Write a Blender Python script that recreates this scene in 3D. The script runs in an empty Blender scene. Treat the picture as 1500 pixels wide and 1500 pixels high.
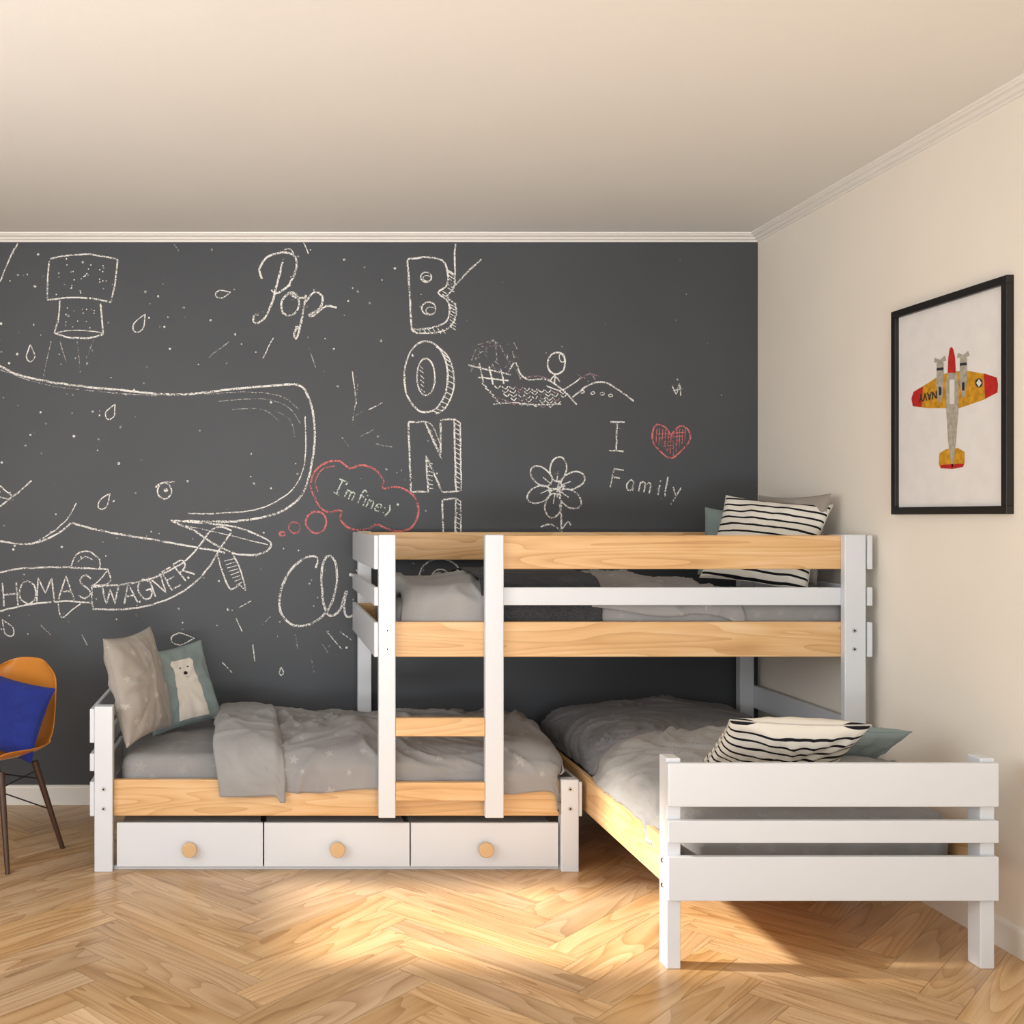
import bpy, bmesh, math, random
from mathutils import Vector, Matrix, noise, Euler
random.seed(7)
F=1583.0; CZ=1.457; VX=385.0; VY=757.0
BW=5.48; RWX=2.51; LWX=-2.4; CEIL=2.885; FRONT=-1.6
scene=bpy.context.scene
try:
    scene.view_settings.view_transform='Standard'
except Exception as e: print(e)

def s2l(c):
    return tuple((x/255/12.92 if x/255<=0.04045 else ((x/255+0.055)/1.055)**2.4) for x in c)+(1,)

# ---------------- node helper ----------------
class M:
    def __init__(s,name,rough=0.5,spec=0.5):
        s.m=bpy.data.materials.new(name); s.m.use_nodes=True
        s.t=s.m.node_tree; s.n=s.t.nodes; s.l=s.t.links
        s.b=s.n['Principled BSDF']; s.b.inputs['Roughness'].default_value=rough
        s.b.inputs['Specular IOR Level'].default_value=spec
    def add(s,typ,**kw):
        nd=s.n.new(typ)
        for k,v in kw.items(): setattr(nd,k,v)
        return nd
    def link(s,a,b): s.l.new(a,b)
    def math(s,op,a,b=None,c=None):
        nd=s.n.new('ShaderNodeMath'); nd.operation=op
        for i,v in enumerate((a,b,c)):
            if v is None: continue
            if isinstance(v,(int,float)): nd.inputs[i].default_value=v
            else: s.l.new(v,nd.inputs[i])
        return nd.outputs[0]
    def mix(s,f,a,b,mode='MIX'):
        nd=s.n.new('ShaderNodeMix'); nd.data_type='RGBA'; nd.blend_type=mode
        for i,v in ((0,f),(6,a),(7,b)):
            if isinstance(v,(int,float)): nd.inputs[i].default_value=v
            elif isinstance(v,tuple): nd.inputs[i].default_value=v
            else: s.l.new(v,nd.inputs[i])
        return nd.outputs[2]
    def coord(s,kind,scale=(1,1,1)):
        if kind=='UV':
            tc=s.n.new('ShaderNodeUVMap').outputs[0]
        else:
            tc=s.n.new('ShaderNodeTexCoord').outputs[kind]
        mp=s.n.new('ShaderNodeMapping'); mp.inputs['Scale'].default_value=scale
        s.l.new(tc,mp.inputs[0]); return mp.outputs[0]
    def noise(s,vec,scale,detail=3,dist=0,rough=.5):
        nd=s.n.new('ShaderNodeTexNoise'); nd.inputs['Scale'].default_value=scale
        nd.inputs['Detail'].default_value=detail; nd.inputs['Distortion'].default_value=dist
        nd.inputs['Roughness'].default_value=rough
        s.l.new(vec,nd.inputs['Vector']); return nd.outputs[0]
    def ramp(s,f,stops):
        nd=s.n.new('ShaderNodeValToRGB'); s.l.new(f,nd.inputs[0])
        els=nd.color_ramp.elements
        while len(els)<len(stops): els.new(.5)
        for e,(p,c) in zip(els,stops): e.position=p; e.color=c
        return nd.outputs[0]
    def bump(s,h,strength=.2,dist=.01):
        nd=s.n.new('ShaderNodeBump'); nd.inputs['Strength'].default_value=strength
        nd.inputs['Distance'].default_value=dist; s.l.new(h,nd.inputs['Height'])
        s.l.new(nd.outputs[0],s.b.inputs['Normal'])
    def color(s,c):
        if isinstance(c,tuple): s.b.inputs['Base Color'].default_value=c
        else: s.l.new(c,s.b.inputs['Base Color'])

def plain(name,rgb,rough=.5,var=.04,nscale=6,bump=0,bscale=80,spec=.5,metal=0):
    m=M(name,rough,spec); c=s2l(rgb); v=m.coord('Object')
    n=m.noise(v,nscale,4)
    d=tuple(x*(1-var) for x in c[:3])+(1,); u=tuple(min(1,x*(1+var)) for x in c[:3])+(1,)
    m.color(m.ramp(n,[(.3,d),(.7,u)]))
    m.b.inputs['Metallic'].default_value=metal
    if bump: m.bump(m.noise(v,bscale,5),bump,.004)
    return m.m

def wood(name,dark,mid,light,rough=.45,plank=False,L=.6,W=.1):
    m=M(name,rough)
    v=m.coord('UV',(1.1,9,1))
    n1=m.noise(v,1.3,3,.8)
    n0=m.noise(m.coord('UV',(.8,7,1)),1.0,1,.3)
    ring=m.math('FRACT',m.math('MULTIPLY',n0,13))
    ring=m.math('POWER',ring,2.2)
    f=m.noise(m.coord('UV',(5,260,1)),1,3)
    g=m.math('ADD',m.math('MULTIPLY',n1,.60),m.math('MULTIPLY',m.math('SUBTRACT',1,ring),.20))
    g=m.math('ADD',g,m.math('MULTIPLY',f,.24))
    col=m.ramp(g,[(.30,s2l(dark)),(.54,s2l(mid)),(.80,s2l(light))])
    if plank:
        at=m.add('ShaderNodeAttribute'); at.attribute_name='tone'
        sp=m.add('ShaderNodeSeparateColor'); m.link(at.outputs[0],sp.inputs[0])
        hs=m.add('ShaderNodeHueSaturation'); m.link(col,hs.inputs['Color'])
        m.link(m.math('ADD',m.math('MULTIPLY',sp.outputs[0],.28),.85),hs.inputs['Value'])
        m.link(m.math('ADD',m.math('MULTIPLY',sp.outputs[1],.16),.9),hs.inputs['Saturation'])
        col=hs.outputs[0]
        uv2=m.n.new('ShaderNodeUVMap'); uv2.uv_map='edge'
        sx=m.add('ShaderNodeSeparateXYZ'); m.link(uv2.outputs[0],sx.inputs[0])
        du=m.math('SUBTRACT',L/2,m.math('ABSOLUTE',sx.outputs[0]))
        dv=m.math('SUBTRACT',W/2,m.math('ABSOLUTE',sx.outputs[1]))
        d=m.math('MINIMUM',du,dv)
        e=m.math('MINIMUM',m.math('DIVIDE',d,.0020),1.0); 
        e.node.use_clamp=True
        col=m.mix(m.math('MULTIPLY',m.math('SUBTRACT',1,e),.7),col,s2l((100,68,38)))
        h=m.math('ADD',m.math('MULTIPLY',e,.5),m.math('MULTIPLY',g,.10))
        m.bump(h,.22,.002)
        rr=m.math('ADD',m.math('MULTIPLY',f,.2),.22); m.link(rr,m.b.inputs['Roughness'])
    else:
        m.bump(g,.06,.002)
    m.color(col); return m.m

def fabric(name,rgb,stars=None,scale=8.5,R=.13,weave=900,rough=.9,blot=.08,samt=.5,wmix=.08):
    m=M(name,rough,.2); c=s2l(rgb)
    uv=m.coord('UV')
    n=m.noise(uv,7,5)
    d=tuple(x*(1-blot) for x in c[:3])+(1,); u=tuple(min(1,x*(1+blot)) for x in c[:3])+(1,)
    col=m.ramp(n,[(.3,d),(.7,u)])
    wv=m.noise(m.coord('UV',(1,.25,1)),weave,2); wv2=m.noise(m.coord('UV',(.25,1,1)),weave,2)
    ww=m.math('ADD',wv,wv2)
    col=m.mix(m.math('MAXIMUM',m.math('MULTIPLY',m.math('SUBTRACT',ww,.8),wmix*2),0.0),col,(1,1,1,1))
    if stars:
        vo=m.add('ShaderNodeTexVoronoi'); vo.voronoi_dimensions='2D'; vo.inputs['Scale'].default_value=scale
        vo.inputs['Randomness'].default_value=.75; m.link(uv,vo.inputs['Vector'])
        sub=m.add('ShaderNodeVectorMath',operation='SUBTRACT'); m.link(uv,sub.inputs[0]); m.link(vo.outputs['Position'],sub.inputs[1])
        sx=m.add('ShaderNodeSeparateXYZ'); m.link(sub.outputs[0],sx.inputs[0])
        ang=m.math('ARCTAN2',sx.outputs[1],sx.outputs[0])
        ln=m.add('ShaderNodeVectorMath',operation='LENGTH'); m.link(sub.outputs[0],ln.inputs[0])
        sc=m.add('ShaderNodeSeparateColor'); m.link(vo.outputs['Color'],sc.inputs[0])
        ang=m.math('ADD',m.math('MULTIPLY',ang,5),m.math('MULTIPLY',sc.outputs[0],6))
        rr=m.math('MULTIPLY',ln.outputs['Value'],m.math('SUBTRACT',1,m.math('MULTIPLY',m.math('COSINE',ang),.38)))
        Rm=m.math('MULTIPLY',m.math('ADD',m.math('MULTIPLY',sc.outputs[1],.6),.5),R/scale)
        mask=m.math('LESS_THAN',rr,Rm)
        col=m.mix(m.math('MULTIPLY',mask,samt),col,s2l(stars))
    m.color(col)
    m.bump(ww,.25,.0015)
    m.b.inputs['Sheen Weight'].default_value=.08
    return m.m

def stripes(name,base,ink,n,lo=.0,h=1.0,width=.12):
    m=M(name,.9,.2); uv=m.coord('UV'); sx=m.add('ShaderNodeSeparateXYZ'); m.link(uv,sx.inputs[0])
    wob=m.math('MULTIPLY',m.math('SUBTRACT',m.noise(uv,9,2),.5),.004)
    y=m.math('ADD',sx.outputs[1],wob)
    fr=m.math('FRACT',m.math('MULTIPLY',m.math('ADD',y,10.0),n))
    mask=m.math('LESS_THAN',m.math('ABSOLUTE',m.math('SUBTRACT',fr,.5)),width)
    m.color(m.mix(mask,s2l(base),s2l(ink)))
    m.bump(m.noise(uv,700,2),.25,.0015)
    return m.m

# ---------------- mesh helpers ----------------
def link(ob,parent=None):
    scene.collection.objects.link(ob)
    if parent: ob.parent=parent
    return ob
def empty(name,loc=(0,0,0)):
    e=bpy.data.objects.new(name,None); e.location=loc; scene.collection.objects.link(e); return e
def mk(name,bm,mats,parent=None,smooth=False,bevel=0):
    me=bpy.data.meshes.new(name); bm.to_mesh(me); bm.free()
    if not isinstance(mats,(list,tuple)): mats=[mats]
    for mt in mats: me.materials.append(mt)
    if smooth:
        for p in me.polygons: p.use_smooth=True
    ob=bpy.data.objects.new(name,me); link(ob,parent)
    if bevel:
        b=ob.modifiers.new('bevel','BEVEL'); b.width=bevel; b.segments=3; b.limit_method='ANGLE'; b.angle_limit=.6
        for p in me.polygons: p.use_smooth=True
        try:
            w=ob.modifiers.new('wn','WEIGHTED_NORMAL'); w.keep_sharp=False
        except: pass
    return ob
def addbox(bm,x0,x1,y0,y1,z0,z1,mi=0):
    uvl=bm.loops.layers.uv.verify()
    vs=[bm.verts.new((x,y,z)) for x in(x0,x1) for y in(y0,y1) for z in(z0,z1)]
    idx=[(0,1,3,2),(4,6,7,5),(0,4,5,1),(2,3,7,6),(0,2,6,4),(1,5,7,3)]
    dims=[x1-x0,y1-y0,z1-z0]; la=dims.index(max(dims)); o1=random.random()*9; o2=random.random()*9
    for f in idx:
        fc=bm.faces.new([vs[i] for i in f]); fc.material_index=mi
        fc.normal_update(); n=fc.normal; na=max(range(3),key=lambda i:abs(n[i]))
        rest=[a for a in range(3) if a!=na]
        if la in rest: u=la; v=[a for a in rest if a!=la][0]
        else: u,v=rest
        for lp in fc.loops:
            lp[uvl].uv=(lp.vert.co[u]+o1,lp.vert.co[v]+o2)
def box(name,x0,x1,y0,y1,z0,z1,mat,parent=None,bevel=.004):
    bm=bmesh.new(); addbox(bm,x0,x1,y0,y1,z0,z1); bmesh.ops.recalc_face_normals(bm,faces=bm.faces)
    return mk(name,bm,mat,parent,bevel=bevel)
def cyl(name,p0,p1,r0,r1,mat,parent=None,seg=24,bevel=.0):
    p0=Vector(p0);p1=Vector(p1);d=p1-p0
    bm=bmesh.new(); bmesh.ops.create_cone(bm,cap_ends=True,segments=seg,radius1=r0,radius2=r1,depth=d.length)
    q=Vector((0,0,1)).rotation_difference(d.normalized()).to_matrix().to_4x4()
    bmesh.ops.transform(bm,matrix=Matrix.Translation((p0+p1)/2)@q,verts=bm.verts)
    return mk(name,bm,mat,parent,smooth=True,bevel=bevel) if bevel else mk(name,bm,mat,parent,smooth=False)

# ---------------- materials ----------------
m_chalkwall=plain('chalkboard_paint',(72,75,79),.52,.06,1.6,.10,60,.4)
m_wall=plain('cream_plaster',(243,236,224),.85,.015,3,.12,90,.2)
m_ceil=plain('ceiling_plaster',(234,233,229),.9,.01,2,.10,110,.2)
m_trim=plain('trim_paint',(240,237,231),.4,.01)
m_white=plain('white_lacquer',(217,221,226),.33,.012,3,.02,30)
PL,PW=.74,.123
m_pine=wood('pine',(192,144,92),(218,175,121),(234,202,158),.42)
m_floor=wood('oak_parquet',(156,118,74),(196,158,112),(221,191,149),.35,True,PL,PW)
m_knob=wood('knob_wood',(190,152,106),(208,172,126),(222,190,148),.4)
m_metal=plain('bolt_metal',(200,200,200),.3,.02,metal=1.0)
m_sheet=fabric('grey_sheet',(138,137,137),(160,158,156))
m_star=fabric('grey_star_duvet',(144,142,141),(184,181,177),R=.11)
m_plain=fabric('grey_linen',(148,147,146))
m_dark=fabric('slate_blanket',(120,121,124))
m_knit=fabric('charcoal_knit',(44,45,48),weave=260,blot=.25,wmix=.03)
m_taupe=fabric('taupe_star_fabric',(158,151,143),(198,192,183),scale=11)
m_taupe2=fabric('taupe_fabric',(148,140,130))
m_teal=fabric('teal_grey_fabric',(126,141,140))
m_cream=fabric('cream_felt',(218,212,200))
m_blk=plain('black_thread',(24,24,26),.8)
m_stripe=stripes('striped_cotton',(226,221,210),(24,24,30),29,width=.14)
m_blue=fabric('royal_blue_fabric',(26,42,124),blot=.15,wmix=.02)
m_orange=plain('amber_shell',(205,130,48),.25,.05,3)
m_walnut=wood('dark_walnut',(46,28,18),(66,42,27),(84,55,36),.4)
m_frame=plain('black_frame',(26,23,22),.4,.05)

# ---------------- room ----------------
def wallbox(name,parts,mat):
    bm=bmesh.new()
    for p in parts: addbox(bm,*p)
    bmesh.ops.recalc_face_normals(bm,faces=bm.faces)
    return mk(name,bm,mat)
wallbox('wall_back',[(LWX-.1,RWX+.1,BW,BW+.12,-.1,CEIL)],m_chalkwall)
wallbox('wall_right',[(RWX,RWX+.12,FRONT,BW,-.1,CEIL)],m_wall)
wallbox('ceiling',[(LWX-.1,RWX+.12,FRONT,BW+.12,CEIL,CEIL+.1)],m_ceil)
WY0,WY1,WZ0,WZ1=3.66,4.50,1.42,2.68
W2=(0.2,2.9)
wallbox('wall_left',[(LWX-.12,LWX,WY1,BW,-.1,CEIL),(LWX-.12,LWX,W2[1],WY0,-.1,CEIL),(LWX-.12,LWX,FRONT,W2[0],-.1,CEIL),
   (LWX-.12,LWX,WY0,WY1,-.1,WZ0),(LWX-.12,LWX,WY0,WY1,WZ1,CEIL),
   (LWX-.12,LWX,W2[0],W2[1],-.1,.9),(LWX-.12,LWX,W2[0],W2[1],2.45,CEIL)],m_wall)
def window(name,y0,y1,z0,z1,mulls):
    bm=bmesh.new(); t=.05; X0,X1=LWX-.09,LWX-.03
    addbox(bm,X0,X1,y0,y0+t,z0,z1);addbox(bm,X0,X1,y1-t,y1,z0,z1);addbox(bm,X0,X1,y0+t,y1-t,z0,z0+t);addbox(bm,X0,X1,y0+t,y1-t,z1-t,z1)
    for zz in mulls: addbox(bm,X0+.01,X1-.01,y0+t,y1-t,zz-.02,zz+.02)
    bmesh.ops.recalc_face_normals(bm,faces=bm.faces); mk(name,bm,m_white)
window('window_1',WY0,WY1,WZ0,WZ1,[])
window('window_2',W2[0],W2[1],.9,2.45,[])

def sweep(name,prof,path_fn,mat):
    bm=bmesh.new(); rows=[]
    for k in range(2+path_fn['mid']):
        rows.append([bm.verts.new(path_fn['f'](k,p,z)) for p,z in prof])
    for a,b in zip(rows,rows[1:]):
        for i in range(len(prof)):
            j=(i+1)%len(prof); bm.faces.new((a[i],a[j],b[j],b[i]))
    bm.faces.new(rows[0]); bm.faces.new(rows[-1])
    bmesh.ops.recalc_face_normals(bm,faces=bm.faces); return mk(name,bm,mat)
prof=[(0,2.849),(.007,2.849),(.010,2.856),(.024,2.859),(.028,2.865),(.032,2.869),(.048,2.871),(.052,2.876),(.060,2.878),(.062,CEIL),(0,CEIL)]
def pf(k,p,z):
    return [(LWX,BW-p,z),(RWX-p,BW-p,z),(RWX-p,FRONT,z)][k]
sweep('trim_1',prof,{'mid':1,'f':pf},m_trim)
bprof=[(0,0),(.016,0),(.016,.085),(.012,.094),(.004,.098),(0,.098)]
sweep('baseboard_back',bprof,{'mid':0,'f':lambda k,p,z:[(LWX,BW-p,z),(RWX-p,BW-p,z)][k]},m_trim)
sweep('baseboard_right',bprof,{'mid':0,'f':lambda k,p,z:[(RWX-p,BW-p,z),(RWX-p,FRONT,z)][k]},m_trim)

def floor():
    L,W=PL,PW
    bm=bmesh.new(); uvl=bm.loops.layers.uv.new('UVMap'); ue=bm.loops.layers.uv.new('edge')
    cl=bm.loops.layers.float_color.new('tone')
    ca,sa=math.cos(math.radians(45)),math.sin(math.radians(45))
    cx,cy=.0,2.0
    def add(x0,y0,lx,ly,horiz):
        mx,my=x0+lx/2,y0+ly/2
        wx,wy=mx*ca-my*sa+cx,mx*sa+my*ca+cy
        if not(LWX-.6<wx<RWX+.6 and FRONT-.6<wy<BW+.6): return
        r=(random.random(),random.random(),random.random(),1); o1,o2=random.random()*20,random.random()*20
        vs=[];loc=[]
        for (dx,dy) in((0,0),(lx,0),(lx,ly),(0,ly)):
            px,py=x0+dx,y0+dy
            vs.append(bm.verts.new((px*ca-py*sa+cx,px*sa+py*ca+cy,0)))
            a,b=dx-lx/2,dy-ly/2
            loc.append((a,b) if horiz else (b,a))
        f=bm.faces.new(vs)
        for lp,(a,b) in zip(f.loops,loc):
            lp[uvl].uv=(a+o1,b+o2); lp[ue].uv=(a,b); lp[cl]=r
    for k in range(-90,90):
        for j in range(-12,13):
            add(k*W+j*L,k*W-j*L,L,W,True)
            add(L+k*W+j*L,(k+1)*W-L-j*L,W,L,False)
    for co,no in(((LWX,0,0),(-1,0,0)),((RWX,0,0),(1,0,0)),((0,FRONT,0),(0,-1,0)),((0,BW,0),(0,1,0))):
        bmesh.ops.bisect_plane(bm,geom=bm.verts[:]+bm.edges[:]+bm.faces[:],plane_co=co,plane_no=no,clear_outer=True)
    for f in bm.faces:
        f.normal_update()
        if f.normal.z<0: f.normal_flip()
    mk('floor',bm,m_floor)
floor()

# ---------------- bed frame ----------------
bed=empty('bunk_bed')
B3=[(.528,.668),(.412,.484),(.2265,.3685)]
bx0,bx1=-.691,1.296
for i,(xa,xb,ya,yb,zt) in enumerate([(bx0,bx0+.075,4.43,4.485,.679),(bx0,bx0+.075,5.325,5.38,.679),(bx1-.072,bx1,4.43,4.485,.379),(bx1-.072,bx1,5.325,5.38,.379)]):
    box(f'storage_bed_post_{i+1}',xa,xb,ya,yb,0,zt,m_white,bed)
for i,(a,b) in enumerate(B3): box(f'storage_headboard_slat_{i+1}',bx0-.02,bx0-.0005,4.437,5.375,a,b,m_white,bed)
box('storage_end_slat',bx1+.0005,bx1+.016,4.437,5.375,.2265,.3685,m_white,bed)
box('storage_side_rail',bx0+.0755,bx1-.0725,4.458,4.484,.223,.372,m_pine,bed)
box('storage_side_rail_back',bx0+.0755,bx1-.0725,5.35,5.375,.223,.372,m_pine,bed)
box('storage_bed_base',bx0+.076,bx1-.073,4.486,5.348,.235,.252,m_pine,bed,bevel=0)
dxs=[(171,385.2),(387,600.2),(602,818)]
for i,(a,b) in enumerate(dxs):
    xa,xb=(a-VX)*.00281,(b-VX)*.00281
    box(f'drawer_{i+1}',xa,xb,4.447,4.467,.016,.197,m_white,bed,bevel=.003)
    box(f'drawer_box_{i+1}',xa+.01,xb-.01,4.468,5.2,.02,.17,m_white,bed,bevel=0)
    kx=(xa+xb)/2
    cyl(f'knob_stem_{i+1}',(kx,4.446,.095),(kx,4.425,.095),.014,.016,m_knob,bed)
    cyl(f'knob_{i+1}',(kx,4.426,.095),(kx,4.408,.095),.031,.031,m_knob,bed,48,bevel=.005)
box('drawer_plinth',bx0+.076,bx1-.073,4.47,4.49,0,.015,m_white,bed,bevel=0)
PF0,PF1=4.385,4.419
box('ladder_post_1',.470,.539,PF0,PF1,.234,1.384,m_white,bed)
box('ladder_post_2',.903,.978,PF0,PF1,.234,1.384,m_white,bed)
box('bunk_post_1',2.362,2.448,PF0,PF1,0,1.384,m_white,bed)
box('bunk_post_2',.475,.543,5.40,5.45,0,1.384,m_white,bed)
box('bunk_post_3',2.385,2.455,5.40,5.45,0,1.384,m_white,bed)
for i,(a,b) in enumerate([(.565,.640),(.303,.378)]):
    box(f'ladder_rung_{i+1}',.5395,.9025,4.387,4.417,a,b,m_pine,bed)
box('bunk_side_rail',.48,2.44,4.4195,4.445,.884,1.027,m_pine,bed)
box('bunk_guard_rail',.913,2.44,4.4195,4.44,1.243,1.381,m_pine,bed)
box('bunk_guard_rail_white',.913,2.44,4.4195,4.44,1.095,1.168,m_white,bed)
box('bunk_back_rail_top',.48,2.45,5.375,5.3995,1.243,1.381,m_pine,bed)
box('bunk_back_rail',.48,2.45,5.375,5.3995,.884,1.027,m_pine,bed)
for i,(a,b) in enumerate([(1.243,1.382),(1.095,1.171),(.887,1.029)]):
    box(f'bunk_left_slat_{i+1}',.452,.4695,4.39,5.445,a,b,m_white,bed)
    box(f'bunk_right_slat_{i+1}',2.4555,2.478,4.39,5.445,a,b,m_white,bed)
box('bunk_right_low_slat',2.4555,2.478,4.39,5.445,.50,.612,m_white,bed)
box('bunk_bed_base',.485,2.44,4.446,5.374,.895,.912,m_pine,bed,bevel=0)
rx0,rx1=1.312,2.346
for i,(xa,ya,yb,zt) in enumerate([(rx0-.012,3.48,3.545,.680),(2.311,3.48,3.545,.680),(1.32,5.325,5.39,.40),(2.311,5.325,5.385,.40)]):
    box(f'single_bed_post_{i+1}',xa,xa+.046,ya,yb,0,zt,m_white,bed)
for i,(a,b) in enumerate(B3): box(f'single_footboard_slat_{i+1}',1.297,2.356,3.457,3.4795,a,b,m_white,bed)
box('single_side_rail_left',1.335,1.358,3.546,5.324,.235,.385,m_pine,bed)
box('single_side_rail_right',2.316,2.340,3.546,5.324,.235,.385,m_pine,bed)
box('single_bed_base',1.359,2.315,3.56,5.32,.235,.252,m_pine,bed,bevel=0)
def bolt(x,y,z,ax='y'):
    d=(0,-.004,0) if ax=='y' else (-.004,0,0)
    p=Vector((x,y,z)); cyl('bolt',p,p+Vector(d),.009,.008,m_metal,bed,20)
    q=p+Vector(d); cyl('bolt_socket',q,q+Vector(d)*.15,.004,.004,m_blk,bed,6)
for z in(.92,.995):
    bolt(.505,PF0,z); bolt(2.40,PF0,z)
for z in(.26,.34):
    bolt(-.653,4.43,z); bolt(1.26,4.43,z)
    bolt(1.30,3.515,z,'x')

# ---------------- soft goods ----------------
def nz(x,y,z,s,o=0): return noise.noise(Vector((x*s+o,y*s+o*1.7,z*s-o)))
def folds(p,o):
    x,y,z=p
    d=noise.noise_vector(Vector((x*1.7+o,y*1.7,z*1.7+o)))
    v=0
    for k,(a,fq,am) in enumerate(((.5,3.6,1.0),(-.9,5.2,.8),(1.5,7.5,.6),(.1,13,.30),(2.2,19,.16))):
        ca,sa=math.cos(a+d.x*.8),math.sin(a+d.x*.8)
        u=x*ca+y*sa; w=-x*sa+y*ca
        n=noise.noise(Vector((u*fq+d.y*1.5+o*1.3+k*7,w*fq*.33+d.z+k*3,z*fq*.6)))
        r=max(0,1-abs(n)*3.8)
        msk=max(0,min(1,.5+1.6*noise.noise(Vector((x*2.3+k*5,y*2.3+o,k)))))
        v+=am*r*r*msk
    return v*.8-.25
def puffbox(name,x0,x1,y0,y1,z0,z1,mat,rad=.06,amp=.006,seed=0,parent=None,crown=.0,step=.02):
    bm=bmesh.new()
    nx,ny,nzv=max(2,int((x1-x0)/step)),max(2,int((y1-y0)/step)),max(2,int((z1-z0)/step))
    cache={}
    def V(i,j,k):
        key=(i,j,k)
        if key not in cache: cache[key]=bm.verts.new((i/nx,j/ny,k/nzv))
        return cache[key]
    uvl=bm.loops.layers.uv.verify()
    for i in range(nx):
        for j in range(ny):
            bm.faces.new((V(i,j,nzv),V(i+1,j,nzv),V(i+1,j+1,nzv),V(i,j+1,nzv)))
            bm.faces.new((V(i,j+1,0),V(i+1,j+1,0),V(i+1,j,0),V(i,j,0)))
    for i in range(nx):
        for k in range(nzv):
            bm.faces.new((V(i,0,k),V(i+1,0,k),V(i+1,0,k+1),V(i,0,k+1)))
            bm.faces.new((V(i,ny,k+1),V(i+1,ny,k+1),V(i+1,ny,k),V(i,ny,k)))
    for j in range(ny):
        for k in range(nzv):
            bm.faces.new((V(0,j,k+1),V(0,j+1,k+1),V(0,j+1,k),V(0,j,k)))
            bm.faces.new((V(nx,j,k),V(nx,j+1,k),V(nx,j+1,k+1),V(nx,j,k+1)))
    for v in bm.verts:
        p=Vector((x0+(x1-x0)*v.co.x,y0+(y1-y0)*v.co.y,z0+(z1-z0)*v.co.z))
        c=Vector((min(max(p.x,x0+rad),x1-rad),min(max(p.y,y0+rad),y1-rad),min(max(p.z,z0+rad),z1-rad) if z1-z0>2*rad else (z0+z1)/2))
        d=p-c
        if d.length>1e-6:
            r=min(rad,(z1-z0)/2+.0); n=d.normalized(); p=c+n*r
            ins=folds(p,seed)*amp-amp*.6
            p+=n*ins
        v.co=p
    for f in bm.faces:
        f.normal_update(); n=f.normal; a=max(range(3),key=lambda i:abs(n[i]))
        for lp in f.loops:
            c=lp.vert.co
            lp[uvl].uv=(c.x,c.y) if a==2 else ((c.x,c.z+y0-z1) if a==1 else (c.z,c.y))
    return mk(name,bm,mat,parent,smooth=True)

def drape(name,l0,l1,path,mat,mapf,amp=.012,seed=0,thick=.018,end0=.0,end1=.0,skew=0,hemvar=.0,fold=1.0,endr=.10,wob=.02,clamp=None,puff=.0):
    P=[Vector((a,b)) for a,b in path]
    pts=[]
    for i in range(len(P)-1):
        p0=P[max(i-1,0)];p1=P[i];p2=P[i+1];p3=P[min(i+2,len(P)-1)]
        for k in range(12):
            t=k/12
            pts.append(.5*((2*p1)+(p2-p0)*t+(2*p0-5*p1+4*p2-p3)*t*t+(3*p1-p0-3*p2+p3)*t**3))
    pts.append(P[-1])
    cum=[0]
    for a,b in zip(pts,pts[1:]): cum.append(cum[-1]+(b-a).length)
    T=cum[-1]
    def at(s):
        s=min(max(s,0),T)
        for i in range(len(cum)-1):
            if cum[i+1]>=s:
                t=(s-cum[i])/max(1e-9,cum[i+1]-cum[i]); q=pts[i].lerp(pts[i+1],t); d=(pts[i+1]-pts[i]).normalized(); return q,Vector((-d.y,d.x))
        return pts[-1],Vector((1,0))
    m=int(T/.010); n=max(8,int((l1-l0)/.010))
    bm=bmesh.new(); uvl=bm.loops.layers.uv.verify(); rows=[];uvs={}
    cmid=sum(p.x for p in P)/len(P)
    for j in range(m+1):
        row=[]
        for i in range(n+1):
            f=i/n; l=l0+(l1-l0)*f
            Tl=T*(1-hemvar*(.5+.5*noise.noise(Vector((l*3+seed,seed,0))))) 
            s=j/m*Tl
            q,nn=at(s)
            if nn.y<0 and abs(nn.y)>.3: nn=-nn
            nn=Vector((nn.x,nn.y))
            if abs(nn.y)<=.3 and nn.x*(q.x-cmid)<0: nn=-nn
            l+=skew*(s/T-.5)+wob*noise.noise(Vector((s*4+seed,f*2,3)))
            w=folds((l,s,seed*.1),seed)*amp*fold+amp*.9*nz(l,s,0,3.2,seed)
            w+=puff*(.5+.5*noise.noise(Vector((l*4.5+seed,s*3.5,1))))
            c=q.x+nn.x*w; z=q.y+nn.y*w
            for dist,dr in((( l-l0),end0),((l1-l),end1)):
                if dr and dist<endr:
                    t=1-max(0,dist)/endr; z-=dr*(1-math.sqrt(max(0,1-t*t)))
            if clamp: c,z=clamp(c,z)
            v=bm.verts.new(mapf(l,c,z)); row.append(v); uvs[v]=(l,s)
        rows.append(row)
    for a,b in zip(rows,rows[1:]):
        for i in range(n):
            f=bm.faces.new((a[i],a[i+1],b[i+1],b[i]))
            for lp in f.loops: lp[uvl].uv=uvs[lp.vert]
    bmesh.ops.recalc_face_normals(bm,faces=bm.faces)
    bm.faces.ensure_lookup_table()
    mf=max(bm.faces,key=lambda f:abs(f.normal.z))
    if mf.normal.z<0: bmesh.ops.reverse_faces(bm,faces=bm.faces)
    ob=mk(name,bm,mat,None,smooth=True)
    so=ob.modifiers.new('solid','SOLIDIFY'); so.thickness=thick; so.offset=-1
    return ob
mX=lambda l,c,z:(l,c,z)
def mXe(l,c,z):
    if z<.44 and l>1.19:
        k=min(1,(.44-z)/.05); l=l+(min(l,1.19+(l-1.19)*.35)-l)*k
    return (l,c,z)
mY=lambda l,c,z:(c,l,z)

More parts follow.
